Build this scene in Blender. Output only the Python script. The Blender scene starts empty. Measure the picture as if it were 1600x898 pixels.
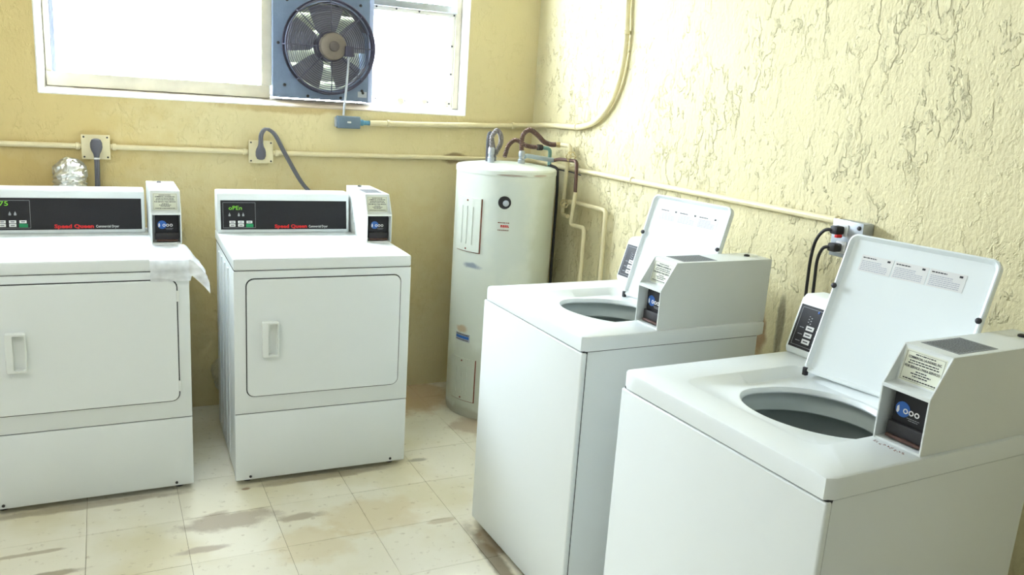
import bpy, bmesh, math, random
from mathutils import Vector, Matrix, noise
random.seed(7)
S = bpy.context.scene
COL = S.collection
# ------------------------------------------------------------------ camera
cam_d = bpy.data.cameras.new('camera'); cam = bpy.data.objects.new('camera', cam_d); COL.objects.link(cam)
cR = Vector((0.89465362, -0.44208034, 0.06449705)); cU = Vector((0.04241326, 0.22775835, 0.97279353)); cF = Vector((0.44474263, 0.86757773, -0.2225149))
cam.matrix_world = Matrix(((cR.x, cU.x, -cF.x, -2.1013), (cR.y, cU.y, -cF.y, -3.9826), (cR.z, cU.z, -cF.z, 1.5442), (0, 0, 0, 1)))
cam_d.sensor_fit = 'HORIZONTAL'; cam_d.sensor_width = 36.0; cam_d.lens = 1271.04 / 1600 * 36; cam_d.clip_start = 0.02
S.camera = cam
# ------------------------------------------------------------------ world, light, exposure
W = bpy.data.worlds.new('sky'); S.world = W; W.use_nodes = True
bg = W.node_tree.nodes['Background']; bg.inputs[0].default_value = (0.82, 0.91, 1.04, 1); bg.inputs[1].default_value = 60.0
vs = S.view_settings; vs.view_transform = 'Standard'; vs.look = 'None'; vs.gamma = 1.0; vs.use_curve_mapping = False; vs.exposure = 0.42
def portal(name, loc, rot, sx, sy):           # daylight openings: sampling portals for the sky
    l = bpy.data.lights.new(name, 'AREA'); l.shape = 'RECTANGLE'; l.size = sx; l.size_y = sy
    l.cycles.is_portal = True
    o = bpy.data.objects.new(name, l); COL.objects.link(o); o.location = loc; o.rotation_euler = rot
portal('window_daylight', (-1.35, 0.22, 1.85), (math.radians(-90), 0, 0), 1.95, 0.78)
# ------------------------------------------------------------------ node helpers
def lin(r, g, b):
    f = lambda c: (c / 255 / 12.92) if c / 255 <= 0.04045 else ((c / 255 + 0.055) / 1.055) ** 2.4
    return (f(r), f(g), f(b), 1)
MATS = {}
def mat(name, col, rough=0.5, metal=0.0, var=0.06, vscale=8.0, bump=0.0, bscale=60.0, spec=0.5, coat=0.0):
    m = bpy.data.materials.new(name); m.use_nodes = True; N = m.node_tree.nodes; L = m.node_tree.links
    b = N['Principled BSDF']; b.inputs['Roughness'].default_value = rough; b.inputs['Metallic'].default_value = metal
    b.inputs['Specular IOR Level'].default_value = spec; b.inputs['Coat Weight'].default_value = coat
    tc = N.new('ShaderNodeTexCoord'); nz = N.new('ShaderNodeTexNoise'); nz.inputs['Scale'].default_value = vscale; nz.inputs['Detail'].default_value = 5
    L.new(tc.outputs['Object'], nz.inputs['Vector'])
    mx = N.new('ShaderNodeMix'); mx.data_type = 'RGBA'
    mx.inputs[6].default_value = tuple(c * (1 - var) for c in col[:3]) + (1,); mx.inputs[7].default_value = tuple(min(1, c * (1 + var)) for c in col[:3]) + (1,)
    L.new(nz.outputs['Fac'], mx.inputs[0]); L.new(mx.outputs[2], b.inputs['Base Color'])
    if bump:
        n2 = N.new('ShaderNodeTexNoise'); n2.inputs['Scale'].default_value = bscale; n2.inputs['Detail'].default_value = 3
        L.new(tc.outputs['Object'], n2.inputs['Vector'])
        bp = N.new('ShaderNodeBump'); bp.inputs['Strength'].default_value = bump; bp.inputs['Distance'].default_value = 0.004
        L.new(n2.outputs['Fac'], bp.inputs['Height']); L.new(bp.outputs[0], b.inputs['Normal'])
    MATS[name] = m; return m
def mth(N, L, op, a, b=None, clamp=False):
    n = N.new('ShaderNodeMath'); n.operation = op; n.use_clamp = clamp
    for i, v in enumerate((a, b)):
        if v is None: continue
        if isinstance(v, (int, float)): n.inputs[i].default_value = v
        else: L.new(v, n.inputs[i])
    return n.outputs[0]
def ramp01(N, L, v, lo, hi):
    n = N.new('ShaderNodeMapRange'); n.interpolation_type = 'SMOOTHSTEP'; L.new(v, n.inputs[0]); n.inputs[1].default_value = lo; n.inputs[2].default_value = hi
    return n.outputs[0]
def spots(m, lst, base_socket):
    """stains, tone and shade patches with their own outline: lst of (centre, radii, colour, strength, ragged)"""
    N = m.node_tree.nodes; L = m.node_tree.links
    geo = N.new('ShaderNodeNewGeometry'); cur = base_socket
    for c, r, col, st, rag in lst:
        nz = N.new('ShaderNodeTexNoise'); nz.inputs['Scale'].default_value = 14.0; nz.inputs['Detail'].default_value = 6; L.new(geo.outputs['Position'], nz.inputs['Vector'])
        sub = N.new('ShaderNodeVectorMath'); sub.operation = 'SUBTRACT'; L.new(geo.outputs['Position'], sub.inputs[0]); sub.inputs[1].default_value = c
        mul = N.new('ShaderNodeVectorMath'); mul.operation = 'MULTIPLY'; L.new(sub.outputs[0], mul.inputs[0]); mul.inputs[1].default_value = tuple(1 / k for k in r)
        ln = N.new('ShaderNodeVectorMath'); ln.operation = 'LENGTH'; L.new(mul.outputs[0], ln.inputs[0])
        d = mth(N, L, 'ADD', ln.outputs['Value'], mth(N, L, 'MULTIPLY', mth(N, L, 'SUBTRACT', nz.outputs['Fac'], 0.5), rag))
        k = mth(N, L, 'MULTIPLY', ramp01(N, L, d, 1.1, 0.55), st)
        mx = N.new('ShaderNodeMix'); mx.data_type = 'RGBA'; L.new(k, mx.inputs[0]); L.new(cur, mx.inputs[6]); mx.inputs[7].default_value = col; cur = mx.outputs[2]
    L.new(cur, N['Principled BSDF'].inputs['Base Color'])
def stucco(name, col, amt, coarse, stain_tone=()):
    m = mat(name, col, 0.85, var=0.07, vscale=1.6, spec=0.2); N = m.node_tree.nodes; L = m.node_tree.links; b = N['Principled BSDF']
    geo = N.new('ShaderNodeNewGeometry')
    def nz(scale, detail=4, dist=0.0, rough=0.55):
        n = N.new('ShaderNodeTexNoise'); n.inputs['Scale'].default_value = scale; n.inputs['Detail'].default_value = detail; n.inputs['Distortion'].default_value = dist; n.inputs['Roughness'].default_value = rough
        L.new(mp.outputs[0], n.inputs['Vector']); return n.outputs['Fac']
    mp = N.new('ShaderNodeMapping'); mp.inputs['Rotation'].default_value = (math.radians(25), 0, 0); mp.inputs['Scale'].default_value = (1, 1, 0.62); L.new(geo.outputs['Position'], mp.inputs['Vector'])
    pk = ramp01(N, L, nz(2.3, 2), 0.42, 0.60); pk2 = ramp01(N, L, nz(3.4, 3, 0.6), 0.46, 0.62); pk3 = ramp01(N, L, nz(1.3, 3), 0.40, 0.60)
    a = ramp01(N, L, nz(6.5 * coarse, 7, 0.25, 0.62), 0.53, 0.56)            # trowelled plates with sharp edges
    c = ramp01(N, L, nz(16 * coarse, 6, 0.35, 0.60), 0.56, 0.60)
    cr = ramp01(N, L, nz(38 * coarse, 5, 0.3, 0.55), 0.58, 0.65)             # crumbs
    h = mth(N, L, 'ADD', mth(N, L, 'MULTIPLY', mth(N, L, 'MULTIPLY', a, pk3), 0.9), mth(N, L, 'MULTIPLY', mth(N, L, 'MULTIPLY', c, pk), 0.9))
    h = mth(N, L, 'ADD', h, mth(N, L, 'MULTIPLY', mth(N, L, 'MULTIPLY', cr, pk2), 0.8))
    h = mth(N, L, 'ADD', h, mth(N, L, 'MULTIPLY', nz(95, 4), 0.6))
    h = mth(N, L, 'ADD', h, mth(N, L, 'MULTIPLY', nz(22, 3), 0.7))
    bp = N.new('ShaderNodeBump'); bp.inputs['Strength'].default_value = amt; bp.inputs['Distance'].default_value = 0.0065
    L.new(h, bp.inputs['Height']); L.new(bp.outputs[0], b.inputs['Normal'])
    base = b.inputs['Base Color'].links[0].from_socket
    if stain_tone: spots(m, stain_tone, base)
    return m
# ------------------------------------------------------------------ materials
WALLC = lin(221, 211, 170)
M_wall_r = stucco('cream_trowelled_stucco', WALLC, 1.0, 1.0, [
    ((0.0, -1.955, 0.84), (0.05, 0.022, 0.13), lin(120, 112, 92), 0.75, 0.9), ((0.0, -1.87, 0.78), (0.05, 0.035, 0.10), lin(140, 92, 58), 0.7, 1.3),
    ((0.0, -0.6, 0.95), (0.05, 0.09, 0.25), lin(190, 172, 120), 0.4, 1.2)])
M_wall_b = stucco('tan_fine_stucco', lin(221, 207, 160), 0.45, 1.5, [
    ((-0.45, 0.0, 1.235), (0.10, 0.05, 0.03), lin(110, 70, 40), 0.6, 1.5), ((-1.3, 0.0, 1.445), (0.35, 0.05, 0.03), lin(165, 128, 66), 0.5, 1.2),
    ((-2.5, 0.0, 1.1), (0.3, 0.05, 0.12), lin(196, 160, 84), 0.45, 1.0), ((-2.7, 0.0, 1.4), (1.0, 0.1, 1.2), lin(204, 178, 112), 0.6, 0.7), ((-1.2, 0.0, 0.7), (0.9, 0.1, 0.5), lin(210, 186, 124), 0.45, 0.9)])  # broad tan patch at left: paint tone, also darkened to offset stronger light there
M_wall_p = stucco('cream_plain_stucco', lin(232, 232, 230), 0.3, 1.2)
M_wall_f = stucco('grey_beige_stucco', lin(178, 175, 164), 0.3, 1.2)
M_ceil = mat('ceiling_paint', lin(234, 236, 236), 0.9, bump=0.2, bscale=40)
M_paint = mat('wall_paint_on_pipe', lin(228, 216, 175), 0.55, var=0.10, vscale=18, bump=0.2, bscale=120)
M_enamel = mat('white_enamel', lin(228, 233, 232), 0.32, var=0.012, vscale=3, bump=0.035, bscale=420, spec=0.5)
M_enamel2 = mat('white_enamel_lid', lin(229, 235, 234), 0.38, var=0.012, vscale=3, spec=0.45)
M_boxwhite = mat('coin_box_white', lin(222, 226, 222), 0.42, var=0.02, vscale=6, bump=0.06, bscale=350)
M_plastic = mat('white_plastic', lin(230, 234, 230), 0.4, var=0.02)
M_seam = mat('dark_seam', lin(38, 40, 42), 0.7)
M_black = mat('black_panel', lin(24, 23, 26), 0.5, var=0.12, vscale=40, spec=0.35)
M_dark = mat('dark_metal', lin(48, 46, 48), 0.5, 0.3)
M_line = mat('grey_print', lin(150, 152, 155), 0.6)
M_white = mat('white_print', lin(225, 225, 222), 0.6)
M_red = mat('red_print', lin(205, 24, 24), 0.5)
M_green = mat('green_button', lin(10, 135, 80), 0.5)
M_blue = mat('blue_print', lin(40, 92, 170), 0.5)
M_ink = mat('ink', lin(48, 48, 52), 0.7)
M_inkg = mat('grey_ink', lin(178, 180, 190), 0.7)
M_label = mat('label_paper', lin(222, 224, 205), 0.6, var=0.03)
M_sticker = mat('grey_sticker', lin(120, 124, 126), 0.5, var=0.2, vscale=160)
M_rust = mat('rust_red', lin(120, 62, 44), 0.8, var=0.4, vscale=90)
M_rail = mat('worn_brown_rail', lin(92, 66, 56), 0.5, 0.3, var=0.2, vscale=60)
M_rubber = mat('grey_rubber', lin(92, 92, 100), 0.7, var=0.1, vscale=30)
M_cordg = mat('grey_cord', lin(98, 98, 104), 0.6, var=0.15, vscale=60)
M_cordb = mat('black_cord', lin(30, 28, 30), 0.55)
M_steel = mat('galvanised_steel', lin(176, 182, 190), 0.45, 0.6, var=0.15, vscale=40)
M_foil = mat('crinkled_foil', lin(206, 206, 200), 0.28, 0.85, var=0.15, vscale=30, bump=0.9, bscale=55)
M_fanp = mat('blue_grey_fan_plate', lin(112, 128, 152), 0.55, 0.2, var=0.30, vscale=16, bump=0.15, bscale=90)
M_fanw = mat('dark_wire', lin(70, 68, 84), 0.5, 0.3, var=0.15)
M_blade = mat('fan_blade_grey', lin(132, 132, 140), 0.5, 0.1, var=0.2, vscale=12)
M_motor = mat('dusty_motor', lin(122, 112, 100), 0.75, 0.1, var=0.2, vscale=30)
M_motord = mat('motor_cap', lin(86, 78, 72), 0.7, 0.1, var=0.25, vscale=40)
M_jbox = mat('grey_junction_box', lin(106, 124, 140), 0.55, 0.2, var=0.15, vscale=30)
M_teal = mat('teal_fitting', lin(84, 140, 165), 0.5, var=0.2, vscale=40)
M_frame = mat('old_window_frame', lin(205, 198, 180), 0.55, 0.0, var=0.14, vscale=20, bump=0.15, bscale=60)
M_framel = mat('bluish_aluminium', lin(180, 192, 222), 0.4, 0.4, var=0.08)
M_reveal = mat('white_reveal_paint', lin(240, 238, 228), 0.7, var=0.03, bump=0.3, bscale=30)
spots(M_reveal, [((-1.10, 0.04, 1.47), (.34, .12, .05), lin(168, 142, 108), .75, 1.0), ((-1.9, 0.08, 1.484), (.5, .03, .03), lin(190, 170, 150), .5, 1.5)], M_reveal.node_tree.nodes['Principled BSDF'].inputs['Base Color'].links[0].from_socket)
M_conc = mat('concrete', lin(170, 168, 160), 0.9, var=0.12, vscale=4)
M_tub = mat('tub_porcelain', lin(168, 176, 172), 0.35, 0.1, var=0.06)
M_tubring = mat('tub_ring_plastic', lin(206, 214, 208), 0.4, var=0.03)
M_copper = mat('dark_copper', lin(92, 66, 58), 0.5, 0.5, var=0.25, vscale=50)
M_hose = mat('corroded_copper_hose', lin(104, 80, 72), 0.5, 0.45, var=0.3, vscale=60)
M_hoseg = mat('grey_flex_hose', lin(130, 124, 124), 0.5, 0.5, var=0.25, vscale=60)
M_pvc = mat('pale_blue_pipe', lin(172, 188, 202), 0.45, 0.1, var=0.10, vscale=20)
M_verd = mat('verdigris', lin(130, 170, 160), 0.7, 0.1, var=0.25, vscale=60)
M_brass = mat('brass_valve', lin(206, 190, 140), 0.45, 0.5, var=0.2, vscale=60)
def heater_paint():
    m = mat('heater_paint', lin(222, 228, 218), 0.45, var=0.05, vscale=5, bump=0.05, bscale=80)
    N = m.node_tree.nodes; base = N['Principled BSDF'].inputs['Base Color'].links[0].from_socket
    c = lambda a, z, r=0.242: (-0.335 + r * math.cos(math.radians(a)), -0.395 + r * math.sin(math.radians(a)), z)
    lst = [(c(-150.7, .771), (.05, .05, .018), lin(105, 120, 150), .75, 1.6), (c(-160, .45), (.045, .045, .022), lin(200, 160, 100), .6, 1.8),
           (c(-110, 1.212), (.09, .05, .006), lin(120, 80, 60), .75, 1.4), (c(-75, 1.214), (.05, .05, .005), lin(150, 100, 70), .6, 1.4),
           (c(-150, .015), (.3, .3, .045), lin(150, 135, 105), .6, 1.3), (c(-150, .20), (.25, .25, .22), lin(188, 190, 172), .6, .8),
           (c(-110, .97), (.12, .12, .3), lin(206, 216, 212), .5, 1.2), (c(-60, .8), (.1, .1, .5), lin(200, 205, 185), .6, .9)]
    spots(m, lst, base); return m
M_heater = heater_paint()
def tile_mat():
    m = mat('vinyl_tile', lin(233, 228, 210), 0.42, var=0.05, vscale=2.2, spec=0.35)
    N = m.node_tree.nodes; L = m.node_tree.links; b = N['Principled BSDF']
    geo = N.new('ShaderNodeNewGeometry'); oi = N.new('ShaderNodeObjectInfo')
    def nz(s, d=5):
        n = N.new('ShaderNodeTexNoise'); n.inputs['Scale'].default_value = s; n.inputs['Detail'].default_value = d; L.new(geo.outputs['Position'], n.inputs['Vector']); return n.outputs['Fac']
    def mix(f, a, col):
        mx = N.new('ShaderNodeMix'); mx.data_type = 'RGBA'; L.new(f, mx.inputs[0]); L.new(a, mx.inputs[6]); mx.inputs[7].default_value = col; return mx.outputs[2]
    cur = b.inputs['Base Color'].links[0].from_socket
    cur = mix(mth(N, L, 'MULTIPLY', oi.outputs['Random'], 0.22), cur, lin(214, 206, 178))
    cur = mix(mth(N, L, 'MULTIPLY', ramp01(N, L, nz(2.6, 4), .46, .68), 0.50), cur, lin(206, 194, 150))
    cur = mix(mth(N, L, 'MULTIPLY', ramp01(N, L, nz(34, 6), .60, .72), 0.35), cur, lin(150, 132, 98))
    lst = [((-1.74, -1.16, 0), (.19, .075, 1), lin(160, 146, 126), .75, 1.4), ((-1.50, -1.22, 0), (.10, .03, 1), lin(158, 142, 116), .7, 1.6),
           ((-1.86, -1.33, 0), (.09, .025, 1), lin(168, 152, 132), .7, 1.6), ((-1.25, -1.30, 0), (.22, .16, 1), lin(206, 186, 140), .5, 1.1),
           ((-1.50, -1.42, 0), (.16, .14, 1), lin(206, 186, 140), .45, 1.1), ((-1.02, -1.42, 0), (.07, .02, 1), lin(170, 150, 110), .55, 1.6),
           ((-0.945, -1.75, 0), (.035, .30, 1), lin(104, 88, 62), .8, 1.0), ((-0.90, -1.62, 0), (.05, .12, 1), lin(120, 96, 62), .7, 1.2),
           ((-2.36, -1.17, 0), (.13, .014, 1), lin(140, 122, 86), .6, 1.5), ((-2.28, -1.32, 0), (.10, .022, 1), lin(126, 110, 82), .7, 1.5),
           ((-0.75, -.15, 0), (.35, .28, 1), lin(184, 150, 102), .8, .8), ((-0.55, -.62, 0), (.12, .12, 1), lin(160, 130, 96), .55, 1.3),
           ((-1.36, -.925, 0), (.34, .03, 1), lin(120, 104, 74), .55, 1.0), ((-2.2, -.885, 0), (.36, .03, 1), lin(120, 104, 74), .55, 1.0),  # dark bands along the dryer fronts: grime and painted shadow together
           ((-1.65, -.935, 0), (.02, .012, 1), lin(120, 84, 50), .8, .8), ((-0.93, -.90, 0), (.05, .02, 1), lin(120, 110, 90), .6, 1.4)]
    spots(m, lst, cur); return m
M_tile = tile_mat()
M_grout = mat('floor_underlay', lin(140, 124, 94), 0.9)
def glassy(name, tint, alpha, rough=0.05):
    m = bpy.data.materials.new(name); m.use_nodes = True; N = m.node_tree.nodes; L = m.node_tree.links; N.remove(N['Principled BSDF'])
    t = N.new('ShaderNodeBsdfTransparent'); t.inputs[0].default_value = tint; g = N.new('ShaderNodeBsdfGlossy'); g.inputs['Roughness'].default_value = rough
    nz = N.new('ShaderNodeTexNoise'); nz.inputs['Scale'].default_value = 3.0
    f = mth(N, L, 'ADD', mth(N, L, 'MULTIPLY', nz.outputs['Fac'], 0.03), alpha)
    mx = N.new('ShaderNodeMixShader'); L.new(f, mx.inputs[0]); L.new(t.outputs[0], mx.inputs[1]); L.new(g.outputs[0], mx.inputs[2]); L.new(mx.outputs[0], N['Material Output'].inputs[0]); return m
M_glass = glassy('window_glass', (.95, .97, .97, 1), 0.05)
def translucent(name, col, tfac, clear):
    m = bpy.data.materials.new(name); m.use_nodes = True; N = m.node_tree.nodes; L = m.node_tree.links; b = N['Principled BSDF']
    b.inputs['Base Color'].default_value = col; b.inputs['Roughness'].default_value = 0.35
    nz = N.new('ShaderNodeTexNoise'); nz.inputs['Scale'].default_value = 4.0
    tl = N.new('ShaderNodeBsdfTranslucent'); tl.inputs[0].default_value = col; tr = N.new('ShaderNodeBsdfTransparent')
    a = N.new('ShaderNodeMixShader'); a.inputs[0].default_value = tfac; L.new(b.outputs[0], a.inputs[1]); L.new(tl.outputs[0], a.inputs[2])
    c = N.new('ShaderNodeMixShader'); L.new(mth(N, L, 'MULTIPLY', nz.outputs['Fac'], 2 * clear), c.inputs[0]); L.new(a.outputs[0], c.inputs[1]); L.new(tr.outputs[0], c.inputs[2]); L.new(c.outputs[0], N['Material Output'].inputs[0]); return m
M_acryl = translucent('white_acrylic', (.93, .95, .96, 1), 0.65, 0.18)
M_hood = translucent('pale_shutter_plastic', (.74, .77, .62, 1), 0.022, 0.0)
M_film = translucent('thin_plastic_film', (.93, .95, .97, 1), 0.30, 0.38)
def emis(name, col, s):
    m = mat(name, col, 0.5); b = m.node_tree.nodes['Principled BSDF']; b.inputs['Emission Color'].default_value = col; b.inputs['Emission Strength'].default_value = s; return m
M_led = emis('green_led', lin(110, 190, 40), 0.22)
M_tube = emis('fluorescent_tube', (1.0, 0.99, 0.95, 1), 33.0)
# ------------------------------------------------------------------ mesh helpers
def B(): return bmesh.new()
def box(bm, lo, hi, bev=0.0, seg=2):
    lo, hi = Vector(lo), Vector(hi); r = bmesh.ops.create_cube(bm, size=1.0, matrix=Matrix.Translation((lo + hi) / 2) @ Matrix.Diagonal((*(hi - lo), 1)))
    if bev:
        es = {e for v in r['verts'] for e in v.link_edges}
        bmesh.ops.bevel(bm, geom=list(es), offset=bev, segments=seg, affect='EDGES', profile=0.5)
    return bm
def poly_prism(bm, pts, vec, bev=0.0, seg=2):
    vec = Vector(vec); a = [bm.verts.new(p) for p in pts]; b = [bm.verts.new(Vector(p) + vec) for p in pts]; n = len(pts)
    fs = [bm.faces.new(a), bm.faces.new(b[::-1])] + [bm.faces.new((a[(i + 1) % n], a[i], b[i], b[(i + 1) % n])) for i in range(n)]
    bmesh.ops.recalc_face_normals(bm, faces=fs)
    if bev:
        es = {e for f in fs for e in f.edges}
        bmesh.ops.bevel(bm, geom=list(es), offset=bev, segments=seg, affect='EDGES', profile=0.5)
    return bm
def rrect(x0, y0, x1, y1, r, n=5):
    out = []
    for cx, cy, a0 in ((x1 - r, y1 - r, 0), (x0 + r, y1 - r, 90), (x0 + r, y0 + r, 180), (x1 - r, y0 + r, 270)):
        for k in range(n + 1):
            a = math.radians(a0 + 90 * k / n); out.append((cx + r * math.cos(a), cy + r * math.sin(a)))
    return out
def loft(bm, rings, close_first=False, close_last=False, cyc=True):
    vr = [[bm.verts.new(p) for p in r] for r in rings]; n = len(rings[0])
    for a, b in zip(vr, vr[1:]):
        for i in range(n if cyc else n - 1):
            j = (i + 1) % n; bm.faces.new((a[i], a[j], b[j], b[i]))
    if close_first: bm.faces.new(vr[0][::-1])
    if close_last: bm.faces.new(vr[-1])
    bmesh.ops.recalc_face_normals(bm, faces=bm.faces[:])
    return bm
def frame_of(t):
    t = t.normalized(); ref = Vector((0, 0, 1)) if abs(t.z) < 0.9 else Vector((1, 0, 0)); a = t.cross(ref).normalized(); return a, t.cross(a).normalized()
def spline(pts, sub):
    P = [Vector(p) for p in pts]; out = []
    for i in range(len(P) - 1):
        p0, p1, p2, p3 = P[max(i - 1, 0)], P[i], P[i + 1], P[min(i + 2, len(P) - 1)]
        for k in range(sub):
            t = k / sub; out.append(0.5 * ((2 * p1) + (p2 - p0) * t + (2 * p0 - 5 * p1 + 4 * p2 - p3) * t * t + (3 * p1 - p0 - 3 * p2 + p3) * t ** 3))
    return out + [P[-1]]
def tube(bm, pts, r, seg=10, sub=6, corr=0.0, per=0.008, caps=True):
    path = spline(pts, sub) if sub > 1 else [Vector(p) for p in pts]
    if corr:      # corrugations: resample evenly
        Ls = [0]
        for a, b in zip(path, path[1:]): Ls.append(Ls[-1] + (b - a).length)
        step = per / 4; n = int(Ls[-1] / step); newp = []; j = 0
        for k in range(n + 1):
            s = k * step
            while j < len(Ls) - 2 and Ls[j + 1] < s: j += 1
            f = (s - Ls[j]) / max(1e-9, Ls[j + 1] - Ls[j]); newp.append(path[j].lerp(path[j + 1], min(1, f)))
        path = newp
    rings = []; a = None
    for i, p in enumerate(path):
        t = (path[min(i + 1, len(path) - 1)] - path[max(i - 1, 0)])
        if a is None: a, b = frame_of(t)
        else:
            t.normalize(); a = (a - t * a.dot(t)).normalized(); b = t.cross(a)
        rr = (r[min(i, len(r) - 1)] if isinstance(r, (list, tuple)) else r) * (1 + (corr if (i % 4) in (1, 2) else -corr))
        rings.append([p + rr * (math.cos(2 * math.pi * k / seg) * a + math.sin(2 * math.pi * k / seg) * b) for k in range(seg)])
    return loft(bm, rings, caps, caps)
def poly_path(pts, r, n=4):
    """polyline with rounded corners"""
    P = [Vector(p) for p in pts]; out = [P[0]]
    for i in range(1, len(P) - 1):
        d0 = (P[i - 1] - P[i]); d1 = (P[i + 1] - P[i]); q = min(r, d0.length * .45, d1.length * .45)
        a = P[i] + d0.normalized() * q; b = P[i] + d1.normalized() * q
        for k in range(n + 1):
            t = k / n; out.append((1 - t) ** 2 * a + 2 * t * (1 - t) * P[i] + t * t * b)
    return out + [P[-1]]
def pipe(bm, pts, r, bend=0.02, seg=12): return tube(bm, poly_path(pts, bend), r, seg, 1)
def lathe(bm, prof, org, axis=(0, 0, 1), seg=24):
    ax = Vector(axis).normalized(); a, b = frame_of(ax); o = Vector(org)
    rings = [[o + ax * z + max(r, 1e-5) * (math.cos(2 * math.pi * k / seg) * a + math.sin(2 * math.pi * k / seg) * b) for k in range(seg)] for r, z in prof]
    return loft(bm, rings, True, True)
def smooth(me, ang=35):
    for p in me.polygons: p.use_smooth = True
    try: me.set_sharp_from_angle(angle=math.radians(ang))
    except Exception: pass
def make(name, bm, m, parent=None, sm=True, label=None, cat=None, group=None, kind=None, recentre=None):
    me = bpy.data.meshes.new(name); bm.to_mesh(me); bm.free(); o = bpy.data.objects.new(name, me); COL.objects.link(o)
    me.materials.append(m)
    if sm: smooth(me)
    if parent: o.parent = parent
    elif recentre is not False and kind != 'structure':
        vs_ = [v.co for v in me.vertices]; lo = Vector([min(v[i] for v in vs_) for i in range(3)]); hi = Vector([max(v[i] for v in vs_) for i in range(3)])
        c = Vector(((lo.x + hi.x) / 2, (lo.y + hi.y) / 2, lo.z)); me.transform(Matrix.Translation(-c)); o.location = c
    if label: o['label'] = label
    if cat: o['category'] = cat
    if group: o['group'] = group
    if kind: o['kind'] = kind
    return o
def thing(name, loc, label=None, cat=None, rz=0.0, group=None, kind=None):
    o = bpy.data.objects.new(name, None); COL.objects.link(o); o.location = loc; o.rotation_euler = (0, 0, rz); o.empty_display_size = 0.1
    if label: o['label'] = label
    if cat: o['category'] = cat
    if group: o['group'] = group
    if kind: o['kind'] = kind
    return o
def fr(org, X, Y):
    """placement of flat print: X reading direction, Y up, normal toward the reader"""
    X = Vector(X).normalized(); Y = Vector(Y); Y = (Y - X * Y.dot(X)).normalized(); Nn = X.cross(Y)
    return Matrix(((X.x, Y.x, Nn.x, org[0]), (X.y, Y.y, Nn.y, org[1]), (X.z, Y.z, Nn.z, org[2]), (0, 0, 0, 1)))
def text(name, s, m, parent, F, x0, y0, width, height, bold=0.0, th=0.0003, label=None):
    cu = bpy.data.curves.new(name, 'FONT'); cu.body = s; cu.size = 1.0; cu.offset = bold; cu.resolution_u = 2
    t = bpy.data.objects.new(name, cu); COL.objects.link(t); bpy.context.view_layer.update()
    me = bpy.data.meshes.new_from_object(t); bpy.data.objects.remove(t); bpy.data.curves.remove(cu)
    xs = [v.co.x for v in me.vertices]; ys = [v.co.y for v in me.vertices]; sx = width / (max(xs) - min(xs)); sy = height / 0.70
    me.transform(F @ Matrix.Translation((x0, y0, th)) @ Matrix.Diagonal((sx, sy, 1, 1)) @ Matrix.Translation((-min(xs), 0, 0)))
    o = bpy.data.objects.new(name, me); COL.objects.link(o); me.materials.append(m); o.parent = parent
    if label: o['label'] = label
    return o
def flat(bm, F, x0, y0, x1, y1, th=0.0004, z0=0.0):
    a = [F @ Vector((x, y, z0)) for x, y in ((x0, y0), (x1, y0), (x1, y1), (x0, y1))]
    return poly_prism(bm, a, (F.to_3x3() @ Vector((0, 0, th))))
def disc(bm, F, x, y, r, th=0.0004, seg=20):
    return poly_prism(bm, [F @ Vector((x + r * math.cos(2 * math.pi * k / seg), y + r * math.sin(2 * math.pi * k / seg), 0)) for k in range(seg)], F.to_3x3() @ Vector((0, 0, th)))
def ring(bm, F, x, y, r0, r1, th=0.0005, seg=20):
    P = lambda r, z: [F @ Vector((x + r * math.cos(2 * math.pi * k / seg), y + r * math.sin(2 * math.pi * k / seg), z)) for k in range(seg)]
    return loft(bm, [P(r0, 0), P(r0, th), P(r1, th), P(r1, 0)])
def outline(bm, F, x0, y0, x1, y1, w, th=0.0004):
    for q in ((x0, y0, x1, y0 + w), (x0, y1 - w, x1, y1), (x0, y0 + w, x0 + w, y1 - w), (x1 - w, y0 + w, x1, y1 - w)): flat(bm, F, *q, th)
    return bm
def print_lines(bm, F, x0, x1, ys, h, rnd, centred=True, th=0.0004):
    """rows of print too small to read: short strokes"""
    for y, k in ys:
        L = (x1 - x0) * k; a = (x0 + x1 - L) / 2 if centred else x0; x = a
        while x < a + L:
            w = min(rnd.uniform(.002, .008), a + L - x)
            if w > .0008: flat(bm, F, x, y, x + w, y + h, th)
            x += w + .0012
    return bm
# ------------------------------------------------------------------ the room
RX0, RY0, RZ = -4.2, -5.2, 2.5
floor = make('floor', box(B(), (RX0 - .2, RY0 - .2, -0.12), (0.2, 0.2, -0.003)), M_grout, kind='structure', label='worn cream vinyl tile floor', sm=False)
gx = [RX0] + [x for x in sorted(-0.655 + .3095 * k for k in range(-14, 6)) if RX0 + .03 < x < -.03] + [0.0]
gy = [RY0] + [y for y in sorted(-0.497 + .3040 * k for k in range(-20, 6)) if RY0 + .03 < y < -.03] + [0.0]
tile_cache = {}
for i in range(len(gx) - 1):
    for j in range(len(gy) - 1):
        w, d = gx[i + 1] - gx[i] - .0014, gy[j + 1] - gy[j] - .0014; key = (round(w, 3), round(d, 3))
        if key not in tile_cache:
            bm = B(); box(bm, (-w / 2, -d / 2, -.003), (w / 2, d / 2, 0)); me = bpy.data.meshes.new('floor_tile'); bm.to_mesh(me); bm.free(); me.materials.append(M_tile); tile_cache[key] = me
        o = bpy.data.objects.new('floor_tile', tile_cache[key]); COL.objects.link(o); o.parent = floor
        o.location = ((gx[i] + gx[i + 1]) / 2, (gy[j] + gy[j + 1]) / 2, random.uniform(-.0003, .0004))
WX0, WX1, WZ0, WZ1 = -2.325, -0.400, 1.455, 2.22          # window opening
bm = B()
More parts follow.
